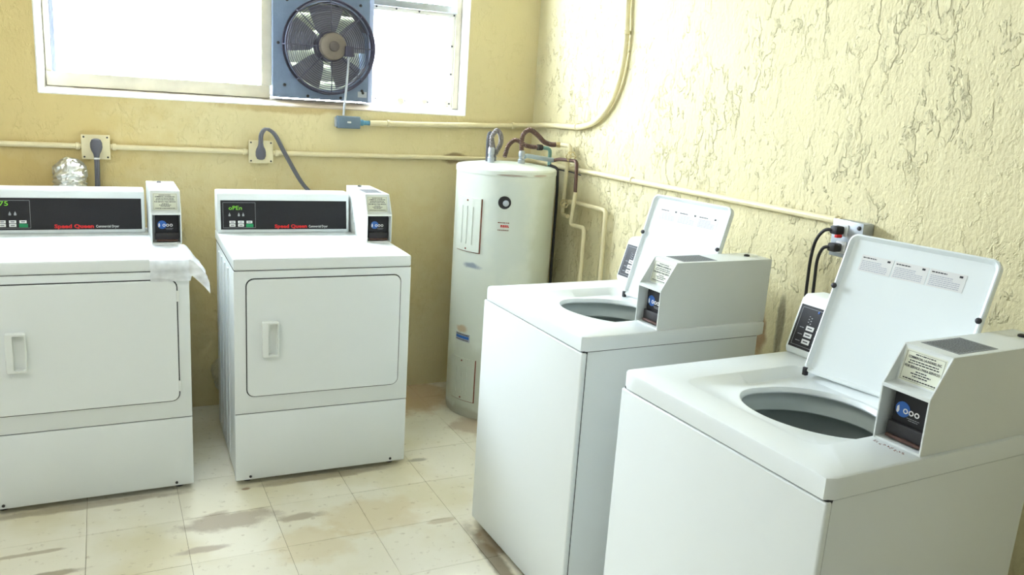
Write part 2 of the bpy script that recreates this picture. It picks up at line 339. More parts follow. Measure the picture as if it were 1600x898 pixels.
box(bm, (RX0 - .2, 0, -.1), (WX0, .2, RZ)); box(bm, (WX1, 0, -.1), (.2, .2, RZ)); box(bm, (WX0, 0, -.1), (WX1, .2, WZ0)); box(bm, (WX0, 0, WZ1), (WX1, .2, RZ))
make('wall_back', bm, M_wall_b, kind='structure', label='tan stuccoed wall behind the dryers', sm=False)
make('wall_right', box(B(), (0, RY0 - .2, -.1), (.2, 0, RZ)), M_wall_r, kind='structure', label='cream trowelled stucco wall behind the washers', sm=False)
bm = box(B(), (RX0 - .2, RY0 - .2, -.1), (RX0, 0, RZ))
make('wall_left', bm, M_wall_p, kind='structure', label='plain cream wall on the left, outside the view', sm=False)
make('wall_front', box(B(), (RX0, RY0 - .2, -.1), (0, RY0, RZ)), M_wall_f, kind='structure', label='cream wall behind the viewer', sm=False)
make('ceiling', box(B(), (RX0 - .2, RY0 - .2, RZ), (.2, .2, RZ + .1)), M_ceil, kind='structure', label='plain painted ceiling', sm=False)
bm = B(); box(bm, (-14, .2, -.3), (10, 16, -.12)); box(bm, (-14, -12, -.3), (RX0 - .2, .2, -.12))
make('ground_outside', bm, M_conc, kind='structure', label='concrete ground outside', sm=False)
# ------------------------------------------------------------------ ceiling lamp
lamp = thing('ceiling_lamp', (-2.7, -2.35, RZ), 'white fluorescent ceiling lamp overhead, above the view', 'lamp')
make('lamp_tray', box(B(), (-.62, -.12, -.05), (.62, .12, 0), .01), M_plastic, lamp)
for s in (-.06, .06): make('fluorescent_tube', tube(B(), [(-.58, s, -.075), (.58, s, -.075)], .016, 12, 1), M_tube, lamp)
for s in (-.59, .59): make('lamp_end', box(B(), (s - .015, -.09, -.095), (s + .015, .09, -.05), .004), M_plastic, lamp)
# ------------------------------------------------------------------ window
win = thing('window_1', (0, 0, 0), 'wide window in the tan wall with a fan set in it', kind='structure')
IX0, IX1, IZ0, YF = -2.296, -0.412, 1.486, .10            # inner edge of the splayed reveal
make('window_sill', poly_prism(B(), [(WX0 + .001, -.002, WZ0 - .004), (WX0 + .001, -.002, WZ0 + .002), (WX0 + .001, YF, IZ0), (WX0 + .001, .2, IZ0), (WX0 + .001, .2, WZ0 - .004)], (WX1 - WX0 - .002, 0, 0)), M_reveal, win, sm=False)
make('window_jamb', poly_prism(B(), [(WX0 - .002, -.003, WZ0), (WX0 + .004, -.003, WZ0), (IX0, YF, WZ0), (IX0, .2, WZ0), (WX0 - .002, .2, WZ0)], (0, 0, WZ1 - WZ0)), M_reveal, win, sm=False)
make('window_jamb', poly_prism(B(), [(WX1 + .002, -.003, WZ0), (WX1 - .003, -.003, WZ0), (IX1, YF, WZ0), (IX1, .2, WZ0), (WX1 + .002, .2, WZ0)], (0, 0, WZ1 - WZ0)), M_reveal, win, sm=False)
def bar(name, lo, hi, m=M_frame, bev=.003): return make(name, box(B(), lo, hi, bev), m, win)
bar('bottom_rail', (IX0, YF - .022, IZ0 - .001), (-1.372, YF + .03, 1.543))
bar('frame_stile', (IX0, YF - .016, 1.543), (IX0 + .022, YF + .03, WZ1)); bar('frame_stile', (IX0 + .022, YF + .0, 1.543), (IX0 + .040, YF + .03, WZ1), M_framel)
bar('mullion', (-1.413, YF - .02, 1.543), (-1.366, YF + .03, WZ1))
bar('top_rail', (IX0, YF - .02, WZ1 - .05), (IX1, YF + .03, WZ1))
bar('panel_channel', (-.902, YF - .035, IZ0 + .003), (-.880, YF + .03, 1.99), M_framel)
bar('cross_bar', (-.880, YF - .03, 1.960), (-.44, YF + .03, 1.995), M_steel)
bar('frame_stile', (-.442, YF - .02, IZ0), (IX1, YF + .03, WZ1))
make('glass_pane', box(B(), (IX0 + .02, YF + .012, 1.535), (-1.405, YF + .016, WZ1 - .04)), M_glass, win, sm=False)
make('glass_pane', box(B(), (-.89, YF + .012, 1.99), (-.44, YF + .016, WZ1 - .04)), M_glass, win, sm=False)
pan = make('acrylic_panel', box(B(), (-.882, YF - .004, IZ0 + .004), (-.438, YF + .002, 1.965)), M_acryl, win, sm=False, label='white acrylic sheet screwed over the pane')
flange = B(); box(flange, (-.882, YF - .010, 1.940), (-.438, YF - .003, 1.966), .001); box(flange, (-.462, YF - .010, IZ0 + .004), (-.438, YF - .003, 1.94), .001)
make('panel_edge_strip', flange, M_reveal, pan)
for x, z in [(-.862, 1.955), (-.76, 1.954), (-.64, 1.953), (-.45, 1.953), (-.455, 1.80), (-.455, 1.66), (-.458, 1.51), (-.575, 1.512), (-.70, 1.510), (-.856, 1.515)]:
    make('screw', lathe(B(), [(.0045, 0), (.0045, .004), (.002, .006)], (x, YF - .010, z), (0, -1, 0), 10), M_dark, pan)
for x in (-.72, -.59, -.465): make('sealant_blob', lathe(B(), [(.020, 0), (.016, .003), (.005, .005)], (x, YF - .004, 1.507), (0, -1, 0), 12), M_frame, pan)
# ------------------------------------------------------------------ exhaust fan
FC = Vector((-1.100, 0, 1.741))
fan = thing('exhaust_fan', (FC.x, .06, IZ0), 'round wire-guarded exhaust fan on a blue-grey plate in the window', 'fan')
fz = FC.z - IZ0
def ringpath(r, y, n=48, c=(0, fz)): return [(c[0] + r * math.cos(2 * math.pi * k / n), y, c[1] + r * math.sin(2 * math.pi * k / n)) for k in range(n + 1)]
bm = B(); n = 64; hole = .205; ph = []
sq = []
for k in range(n):
    a = 2 * math.pi * k / n; cx, sx = math.cos(a), math.sin(a); px0, px1, pz0, pz1 = -.264, .196, .0065 - fz, .50 - fz
    t = min([(px1 / cx) if cx > 1e-6 else 9, (px0 / cx) if cx < -1e-6 else 9, (pz1 / sx) if sx > 1e-6 else 9, (pz0 / sx) if sx < -1e-6 else 9]); t = max(t, hole * .96) if False else t
    sq.append((cx * t, sx * t))
corner = [(-.264, .0065 - fz), (.196, .0065 - fz), (.196, .50 - fz), (-.264, .50 - fz)]
for c in corner:                       # snap the nearest outline point onto each corner
    i = min(range(n), key=lambda q: (sq[q][0] - c[0]) ** 2 + (sq[q][1] - c[1]) ** 2); sq[i] = c
hr = [min(.205, math.hypot(*q) - .004) for q in sq]
hp = [(hr[k] * math.cos(2 * math.pi * k / n), hr[k] * math.sin(2 * math.pi * k / n)) for k in range(n)]
loft(bm, [[(x, .03, z + fz) for x, z in hp], [(x, .0, z + fz) for x, z in hp], [(x, .0, z + fz) for x, z in sq], [(x, .03, z + fz) for x, z in sq], [(x, .03, z + fz) for x, z in hp]])
plate = make('fan_plate', bm, M_fanp, fan, sm=False)
for x, z in ((-.21, fz - .19), (.165, fz - .195), (-.20, .45), (.15, .46), (-.1, .02), (.06, .02), (.17, .05), (-.24, fz)):
    make('screw', lathe(B(), [(.007, 0), (.007, .004), (.003, .006)], (x, 0, z), (0, -1, 0), 10), M_dark, plate)
make('rating_plate', box(B(), (.145, -.002, .028), (.190, 0, .056)), M_steel, plate)
vp = [(.206, .10), (.203, .02), (.212, -.002), (.222, -.010), (.224, -.004), (.212, .006), (.208, .10)]
make('venturi_ring', loft(B(), [[(r * math.cos(2 * math.pi * k / 56), y, fz + r * math.sin(2 * math.pi * k / 56)) for k in range(56)] for r, y in vp + vp[:1]]), M_fanw, fan)
guard = make('wire_guard', tube(B(), ringpath(.213, -.045), .0038, 6, 1, caps=False), M_fanw, fan)
gw = B()
for k in range(15):
    r = .068 + k * .0097; dz = -.052 + .012 * (r / .213) ** 2
    tube(gw, ringpath(r, dz, 40), .0017, 5, 1, caps=False)
make('guard_rings', gw, M_fanw, guard)
for k in range(8):
    a = math.pi * k / 4 + .02; c, s = math.cos(a), math.sin(a)
    make('guard_spoke', tube(B(), [(.05 * c, -.054, fz + .05 * s), (.19 * c, -.044, fz + .19 * s), (.216 * c, -.042, fz + .216 * s), (.222 * c, -.004, fz + .222 * s)], .0026, 6, 1), M_fanw, guard)
mt = make('motor', lathe(B(), [(.058, .06), (.064, .05), (.064, -.055), (.060, -.068), (.050, -.073), (.022, -.074), (.020, -.079), (0, -.079)], (.006, 0, fz + .002), (0, 1, 0), 36), M_motor, fan)
make('motor_band', lathe(B(), [(.066, .055), (.071, .05), (.071, -.03), (.066, -.034)], (.006, 0, fz + .002), (0, 1, 0), 36), M_fanw, mt)
make('motor_cap', lathe(B(), [(.024, .0), (.023, -.006), (.018, -.008), (0, -.008)], (.006, -.076, fz + .002), (0, 1, 0), 24), M_motord, mt)
make('terminal_box', box(B(), (.058, -.094, fz - .040), (.098, -.045, fz + .008), .004), M_fanw, mt)
for k in range(5):                     # blades behind the guard
    a0 = 2 * math.pi * k / 5 + .35; bm = B(); rows = []
    for i in range(7):
        r = .055 + i * .0235; wd = .026 + .058 * (i / 6) ** .8; tw = .045 - .02 * i / 6; row = []
        for j in range(6):
            t = j / 5 - .5; a = a0 + t * wd * 2 / max(r, .08); row.append((r * math.cos(a), .05 + t * tw, fz + r * math.sin(a)))
        rows.append(row)
    back = [[(p[0], p[1] + .002, p[2]) for p in row] for row in rows]
    loft(bm, [rows[i] + back[i][::-1] for i in range(7)], True, True)
    make('fan_blade', bm, M_blade, fan)
sf = B(); X0, X1, Z0_, Z1_ = -.262, .194, .009, .498
for q in (((X0, .03, Z0_), (X0 + .008, .150, Z1_)), ((X1 - .008, .03, Z0_), (X1, .150, Z1_)), ((X0, .03, Z1_ - .008), (X1, .150, Z1_)), ((X0, .03, Z0_), (X1, .150, Z0_ + .006))): box(sf, *q)
make('shutter_frame', sf, M_fanp, fan, sm=False)
for k in range(6):                     # closed backdraught slats behind the blades
    z = Z0_ + .006 + k * .0795; make('shutter_slat', poly_prism(B(), [(X0 + .008, .128, z), (X0 + .008, .131, z), (X0 + .008, .143, z + .086), (X0 + .008, .140, z + .086)], (X1 - X0 - .016, 0, 0)), M_hood, fan, sm=False)
cab = B(); tube(cab, [(.078, -.066, fz - .028), (.076, -.068, fz - .09), (.068, -.07, fz - .19), (.058, -.078, fz - .28), (.054, -.083, -.061)], .0058, 8, 6)
make('motor_cable', cab, M_steel, fan, label='pale grey cable down to the switch box')
# ------------------------------------------------------------------ electrical on the back wall
sw = thing('switch_box', (-1.022, -.0, 1.365), 'small grey switch box under the exhaust fan', 'switch')
make('box_body', box(B(), (-.056, -.042, 0), (.056, -.002, .058), .004), M_jbox, sw)
make('cover_plate', box(B(), (-.053, -.046, .003), (.053, -.042, .055), .0015), M_jbox, sw)
make('toggle', box(B(), (-.012, -.056, .026), (.006, -.046, .034), .002), M_white, sw)
make('end_bracket', box(B(), (-.066, -.03, .006), (-.056, -.01, .052), .003), M_steel, sw)
make('connector', lathe(B(), [(.015, 0), (.015, .018), (.011, .022), (.011, .045), (.0125, .05)], (.056, -.02, .030), (1, 0, 0), 16), M_teal, sw)
cd = thing('large_conduit', (-.92, -.02, 1.39), 'cream painted conduit sweeping round the corner and up the right wall', 'conduit')
o = Vector((-.92, -.02, 1.39))
path = [(-.914, -.022, 1.395), (-.6, -.022, 1.402), (-.2, -.022, 1.415), (-.07, -.022, 1.421), (-.030, -.032, 1.424), (-.020, -.07, 1.427), (-.020, -.22, 1.436), (-.020, -.45, 1.441), (-.020, -.56, 1.449), (-.020, -.66, 1.475), (-.020, -.745, 1.53), (-.020, -.81, 1.61), (-.020, -.848, 1.72), (-.020, -.858, 1.85), (-.020, -.845, 2.02), (-.020, -.835, 2.495)]
make('conduit_pipe', tube(B(), [Vector(p) - o for p in path], .0135, 12, 6), M_paint, cd)
def clamp(parent, c, ax, org, r=.0135, m=M_paint):
    c = Vector(c) - Vector(org); a = Vector(ax)
    make('clamp', lathe(B(), [(r + .001, -.008), (r + .004, -.006), (r + .004, .006), (r + .001, .008)], c, a, 14), m, parent)
clamp(cd, (-.82, -.022, 1.3975), (1, 0, .02), o); clamp(cd, (-.13, -.022, 1.418), (1, 0, .03), o); clamp(cd, (-.02, -.5, 1.444), (0, 1, -.06), o); clamp(cd, (-.02, -.857, 1.87), (0, 0, 1), o)
def conduit(label, pts, r=.0115, clamps=()):
    o = Vector(pts[0]); t = thing('conduit', o, label, 'conduit', group='thin painted conduits')
    make('conduit_pipe', pipe(B(), [Vector(p) - o for p in pts], r, .03, 10), M_paint, t)
    for c, ax in clamps: clamp(t, c, ax, o, r)
    return t
conduit('thin painted conduit running left from the outlet above the left dryer', [(-2.176, -.016, 1.24), (-3.6, -.016, 1.242)], clamps=[((-2.19, -.016, 1.24), (1, 0, 0))])
conduit('thin painted conduit between the two outlets on the back wall', [(-2.064, -.016, 1.24), (-1.492, -.016, 1.237)], clamps=[((-2.05, -.016, 1.24), (1, 0, 0)), ((-1.505, -.016, 1.237), (1, 0, 0))])
conduit('thin painted conduit passing behind the water heater to the right wall outlet', [(-1.379, -.016, 1.235), (-.45, -.016, 1.237), (-.016, -.016, 1.238), (-.016, -.5, 1.238), (-.016, -2.162, 1.242)], clamps=[((-1.362, -.016, 1.235), (1, 0, 0)), ((-.016, -1.0, 1.24), (0, 1, 0)), ((-.016, -2.14, 1.242), (0, 1, 0))])
def outlet(x, z, label):
    t = thing('outlet_box', (x, 0, z), label, 'outlet', group='painted outlet boxes on the back wall')
    make('box_body', box(B(), (-.052, -.030, -.050), (.052, -.001, .050), .006), M_paint, t)
    cv = make('cover_plate', box(B(), (-.055, -.035, -.052), (.055, -.030, .052), .002), M_paint, t)
    make('socket_rim', lathe(B(), [(.030, 0), (.030, .004), (.026, .006), (.0, .006)], (0, -.034, 0), (0, -1, 0), 28), M_paint, t)
    for sx in (-1, 1):
        for sz in (-1, 1): make('screw', lathe(B(), [(.004, 0), (.004, .002), (.001, .003)], (sx * .045, -.035, sz * .042), (0, -1, 0), 8), M_dark, cv)
outlet(-2.121, 1.2385, 'cream outlet box above the left dryer'); outlet(-1.4355, 1.240, 'cream outlet box above the right dryer')
def plug(name, x, z, up, cable, label, tape=False):
    t = thing(name, (x, -.04, z), label, 'power cord', group='grey dryer cords'); o = Vector((x, -.04, z))
    s = 1 if up else -1; bm = B(); rings = []
    for k, (yy, w, d) in enumerate([(-.030, .008, .006), (-.026, .017, .012), (-.012, .023, .016), (.006, .0235, .017), (.020, .020, .015), (.034, .013, .012), (.046, .0105, .0105)]):
        rings.append([(w * math.cos(2 * math.pi * q / 16), -.017 - d * math.sin(2 * math.pi * q / 16), s * yy) for q in range(16)])
    make('plug', loft(bm, rings, True, True), M_rubber, t)
    for dx in (-.0045, .0045):          # flat twin-core cable
        pts = [Vector(p) + Vector((dx, 0, 0)) - o for p in cable]
        make('cable', tube(B(), pts, .0062, 8, 6), M_cordg, t)
    if tape: make('tape_band', box(B(), (-.012, -.027, s * .050), (.012, -.010, s * .058), .002), M_white, t)
plug('power_cord', -2.119, 1.246, False, [(-2.119, -.057, 1.205), (-2.120, -.057, 1.12), (-2.122, -.055, 1.02), (-2.124, -.055, .80), (-2.12, -.075, .62)], 'grey power cord hanging straight down behind the left dryer', True)
plug('power_cord', -1.440, 1.235, True, [(-1.440, -.057, 1.276), (-1.438, -.057, 1.318), (-1.422, -.055, 1.344), (-1.402, -.053, 1.344), (-1.372, -.05, 1.318), (-1.332, -.05, 1.243), (-1.255, -.055, 1.108), (-1.19, -.065, 1.035), (-1.10, -.08, .93), (-1.05, -.10, .75)], 'grey power cord looping up and over behind the right dryer')
# foil ducts
def wobble(bm, amt, f):
    for v in bm.verts: v.co += Vector(noise.noise_vector(v.co * f)) * amt
    return bm
bm = tube(B(), [(-2.222, -.006, 1.122), (-2.222, -.05, 1.130), (-2.222, -.085, 1.124), (-2.223, -.100, 1.08), (-2.224, -.11, 1.0), (-2.225, -.11, .8), (-2.225, -.11, .4), (-2.225, -.11, .2)], .061, 36, 8, corr=.035, per=.018)
make('foil_duct', wobble(wobble(bm, .007, 24), .006, 60), M_foil, sm=False, label='silver foil duct elbow rising behind the left dryer', cat='duct')
bm = tube(B(), [(-1.612, -.004, .19), (-1.614, -.06, .19), (-1.615, -.12, .185), (-1.615, -.165, .16)], .056, 24, 8, corr=.02, per=.02)
make('foil_duct', wobble(bm, .006, 28), M_foil, label='silver foil duct peeking out low behind the right dryer', cat='duct')
# ------------------------------------------------------------------ coin box (part of each machine)
def coin_box(parent, x0, d0, z0, Wd, D, seed):
    """x across, y back, z up; front lower corner at (x0, d0, z0)"""
    rnd = random.Random(seed); t = .004; H = .202; zk = .120; top0 = .050
    P = lambda x, d, z: (x0 + x, d0 + d, z0 + z)
    prof = [(0, 0), (0, zk), (top0, H), (D, H), (D, 0)]
    bm = B()
    for s in (0, Wd - t): poly_prism(bm, [P(s, d, z) for d, z in prof], (t, 0, 0), .0008, 1)      # side plates
    box(bm, P(t, top0, H - t), P(Wd - t, D, H)); box(bm, P(t, D - t, 0), P(Wd - t, D, H - t)); box(bm, P(t, .002, 0), P(Wd - t, D - t, t))
    poly_prism(bm, [P(t, 0, zk - .006), P(t, 0, zk + .002), P(t, .034, zk + .004), P(t, .050, H - t), P(t, .054, H - t), P(t, .040, zk - .006)], (Wd - 2 * t, 0, 0))   # shelf and label face
    box(bm, P(t, .055, t), P(Wd - t, .060, zk))
    cb = make('coin_box', bm, M_boxwhite, parent, sm=False)
    F = fr(P(.010, .0352, zk + .008), (1, 0, 0), (0, .016, H - t - zk - .004)); w = Wd - .020; h = .066
    make('label_card', flat(B(), F, 0, 0, w, h, .0006), M_label, cb)
    F2 = fr(F @ Vector((0, 0, .0007)), (1, 0, 0), (0, .016, H - t - zk - .004))
    b2 = outline(B(), F2, .003, .003, w - .003, h - .003, .0005, .0002)
    print_lines(b2, F2, .008, w - .008, [(.0575, .62), (.0435, .86), (.0385, .92), (.0235, .34), (.0185, .6), (.0135, .46), (.006, .98)], .0024, rnd, th=.0002)
    make('label_print', b2, M_ink, cb)
    text('lettering', 'COMMERCIAL LAUNDRIES, INC.', M_ink, cb, F2, .008, .0495, w - .016, .0050, .030, .0003)
    text('lettering', 'FOR SERVICE / PARA SERVICIO', M_ink, cb, F2, .006, .0300, w - .012, .0050, .030, .0003)
    bm = box(B(), P(.016, .026, .014), P(Wd - .008, .056, zk - .008), .004); mtr = make('coin_meter', bm, M_black, cb)
    make('coin_slide', box(B(), P(.014, .018, .012), P(Wd - .010, .030, .042), .003), M_dark, cb)
    make('slide_rail', box(B(), P(.018, .012, .008), P(Wd - .014, .020, .015), .002), M_rail, cb)
    F3 = fr(P(0, .0255, 0), (1, 0, 0), (0, 0, 1))
    make('emblem', disc(B(), F3, .040, .072, .0165, .0008), M_blue, cb)
    b3 = B()
    for k, x in enumerate((.046, .059, .072)): ring(b3, fr(P(0, .0248, 0), (1, 0, 0), (0, 0, 1)), x + .001, .070, .0032, .0056, .0006)
    poly = [(.0265, .064), (.030, .062), (.033, .068), (.031, .079), (.027, .075)]
    F4 = fr(P(0, .0247, 0), (1, 0, 0), (0, 0, 1)); poly_prism(b3, [F4 @ Vector((x, z, 0)) for x, z in poly], F4.to_3x3() @ Vector((0, 0, .0005)))
    make('coin_rings', b3, M_white, cb)
    b4 = B(); print_lines(b4, F3, .048, .084, [(.057, .8), (.053, .6)], .0012, rnd, th=.0003); make('meter_print', b4, M_line, cb)
    F5 = fr(P(.012, .085, H), (1, 0, 0), (0, 1, 0))
    make('top_sticker', flat(B(), F5, 0, 0, Wd - .026, .130, .0006), M_sticker, cb)
    b5 = B(); F6 = fr(P(.012, .085, H + .0006), (1, 0, 0), (0, 1, 0)); print_lines(b5, F6, .004, Wd - .030, [(.010 + .009 * k, .95) for k in range(13)], .0032, rnd, True, .0002); make('sticker_print', b5, M_ink, cb)
    make('lock', lathe(B(), [(.009, 0), (.009, .004), (.005, .006)], P(Wd * .45, D - .05, H), (0, 0, 1), 14), M_dark, cb)
    return cb
def printed_panel(parent, F, x0, y0, x1, y1, buttons, extra):
    pn = make('control_panel', flat(B(), F, x0, y0, x1, y1, .0012), M_black, parent); return pn
# ------------------------------------------------------------------ dryers
DW, DH, DD = .686, .915, .68
def dryer(loc, rz, label, disp, dispx, seed, hinges):
    t = thing('clothes_dryer', loc, label, 'dryer', rz, 'white coin-operated dryers')
    bm = B(); box(bm, (.004, .014, .022), (DW - .004, DD - .012, .868), .004)
    for y in (.19, .30, .42, .53): box(bm, (-.0005, y, .06), (.006, y + .022, .84), .002, 1); box(bm, (DW - .006, y, .06), (DW + .0005, y + .022, .84), .002, 1)
    make('cabinet', bm, M_enamel, t)
    tp = make('top_panel', box(B(), (0, -.003, .8682), (DW, DD, DH), .009, 4), M_enamel, t)
    make('seam_strip', box(B(), (.003, .004, .864), (DW - .003, DD - .02, .872)), M_seam, tp)
    fp = make('front_panel', box(B(), (0, 0, .3025), (DW, .020, .866), .003), M_enamel, t)
    lp = make('lower_panel', box(B(), (0, 0, .024), (DW, .020, .2995), .004), M_enamel, t)
    make('seam_strip', box(B(), (.003, .006, .296), (DW - .003, .018, .306)), M_seam, lp)
    for x in (.056, DW - .062): make('screw', lathe(B(), [(.0055, 0), (.0055, .002), (.002, .004)], (x, .0, .038), (0, -1, 0), 10), M_dark, lp)
    g = [(x, 0, z) for x, z in rrect(.0425, .3695, .6455, .8385, .030)]
    make('door_gap', poly_prism(B(), [(x, .0005, z) for x, y, z in g], (0, -.0015, 0)), M_seam, fp)
    R1 = rrect(.0465, .3735, .6415, .8345, .027, 6); R2 = rrect(.0485, .3755, .6395, .8325, .026, 6); 
    bm = B(); loft(bm, [[(x, -.0005, z) for x, z in R1], [(x, -.0065, z) for x, z in R1], [(x, -.0085, z) for x, z in R2]], True, True)
    dr = make('door', bm, M_enamel, t)
    hx0, hx1, hz0, hz1 = .099, .161, .533, .673
    r0 = rrect(hx0, hz0, hx1, hz1, .006, 3); r1 = rrect(hx0 + .002, hz0 + .002, hx1 - .002, hz1 - .002, .005, 3); r2 = rrect(hx0 + .022, hz0 + .008, hx1 - .005, hz1 - .008, .005, 3); r3 = rrect(hx0 + .024, hz0 + .010, hx1 - .006, hz1 - .010, .005, 3)
    bm = B(); loft(bm, [[(x, -.008, z) for x, z in r0], [(x, -.028, z) for x, z in r0], [(x, -.031, z) for x, z in r1], [(x, -.031, z) for x, z in r2], [(x, -.0095, z) for x, z in r3]], False, True)
    make('handle', bm, M_plastic, dr)
    if hinges:
        for z in (.43, .775): make('hinge', box(B(), (.640, -.010, z - .02), (.650, -.001, z + .02), .002), M_plastic, dr)
    # console
    cw = .566
    bm = poly_prism(B(), [(.0, .552, .9135), (.0, .548, .93), (.0, .566, 1.080), (.0, .577, 1.092), (.0, .66, 1.092), (.0, .672, 1.08), (.0, .672, .9135)], (cw, 0, 0), .006, 3)
    cs = make('console', bm, M_enamel, t)
    make('shadow_gap_strip', box(B(), (.004, .5535, .9145), (cw - .004, .66, .9175)), M_seam, cs)  # dark strip stands in for the shade at the console foot
    sl = Vector((0, .018, .150)); F = fr((0, .5478, .93), (1, 0, 0), sl)
    cp = make('control_panel', flat(B(), F, .013, .001, .553, .126, .0012), M_black, t)
    F = fr(F @ Vector((0, 0, .0013)), (1, 0, 0), sl)
    make('panel_outline', outline(B(), F, .022, .008, .156, .117, .0012), M_line, cp)
    text('display', disp, M_led, cp, F, *dispx, label='green lit display characters')
    for k, x in enumerate((.048, .083, .118)):
        make('button', flat(B(), F, x, .0275, x + .024, .0385, .0012), M_white, cp)
        make('button', flat(B(), F, x - (.002 if k == 2 else 0), .0110 if k == 2 else .0135, x + (.028 if k == 2 else .024), .0250, .0012), M_green if k == 2 else M_white, cp)
    b = B(); F7 = fr(F @ Vector((0, 0, .0013)), (1, 0, 0), sl); rnd = random.Random(seed)
    for x in (.048, .083, .118):
        for y in (.0315, .0175):
            if y > .03 or x < .1: make('button_print', flat(B(), F7, x + .005, y, x + .019, y + .003, .0002), M_ink, cp)
    for x in (.044, .082, .100):
        b = B()
        poly_prism(b, [F @ Vector((x, .062, 0)), F @ Vector((x + .010, .062, 0)), F @ Vector((x + .005, .074, 0))], F.to_3x3() @ Vector((0, 0, .0004)))
        flat(b, F, x + .001, .058, x + .009, .062, .0004)
        make('indicator_icon', b, M_line, cp)
    text('lettering', 'Speed Queen', M_red, cp, F, .236, .0075, .140, .0145, .040, .0004, 'bold red lettering')
    text('lettering', 'Commercial Dryer', M_white, cp, F, .384, .0085, .084, .0105, .008, .0004, 'small white lettering')
    coin_box(t, .577, .285, DH, .109, .375, seed)
    for x in (.05, DW - .05):
        for y in (.06, DD - .06): make('foot', lathe(B(), [(.018, 0), (.020, .004), (.016, .009), (.008, .012), (.008, .024)], (x, y, 0), (0, 0, 1), 14), M_dark, t)
    return t
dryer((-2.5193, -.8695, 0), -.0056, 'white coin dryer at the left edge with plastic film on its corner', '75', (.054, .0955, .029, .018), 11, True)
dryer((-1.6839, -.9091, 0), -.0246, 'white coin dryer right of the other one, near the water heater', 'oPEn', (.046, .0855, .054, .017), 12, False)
# plastic film draped on the left dryer's corner
def film():
    bm = B(); NS, NT = 34, 40; rows = []
    for j in range(NT + 1):
        t = j / NT; row = []
        for i in range(NS + 1):
            s = i / NS; u = .556 + .198 * s
            dmax = .26; L = dmax + .085; q = t * L
            if q < dmax: d = dmax - q; zt = 0.0; fl = (1 - d / dmax) ** .6
            else: d = -.012 - .004 * math.sin((q - dmax) * 40); zt = -(q - dmax); fl = 1.0
            e = max(0, u - .690) * (.12 + .88 * fl)
            x = min(u, .690) + e; z = .9175 + zt * (1.0 if e < .002 else .72) - e * .75 - 7.0 * e * e
            if e > .002 and q < dmax: d += e * .2
            if e > .002 and q >= dmax: d = -.012 + e * .1
            n = noise.noise_vector(Vector((u * 26, q * 20, 3.1))); k = .0022 + .10 * e
            n2 = noise.noise(Vector((u * 14, q * 10, 7)))
            x += n.x * k * (1 if e > .002 else .1); d -= abs(n.y) * k * (1 if q >= dmax or e > .002 else .2); z += (abs(n.z) * k if q < dmax else 0) + (n2 * .12 * e)
            row.append((x, d, z))
        rows.append(row)
    loft(bm, rows, cyc=False); return bm
bm = film(); a = -.0056; bm.transform(Matrix.Translation((-2.5193, -.8695, 0)) @ Matrix.Rotation(a, 4, 'Z'))
make('plastic_sheet', bm, M_film, label='crumpled clear plastic film draped over the front corner of the left dryer', cat='plastic film')
def ringlathe(prof, cx, cy, n=64):
    return loft(B(), [[(cx + r * math.cos(2 * math.pi * k / n), cy + r * math.sin(2 * math.pi * k / n), z) for k in range(n)] for r, z in prof + prof[:1]])
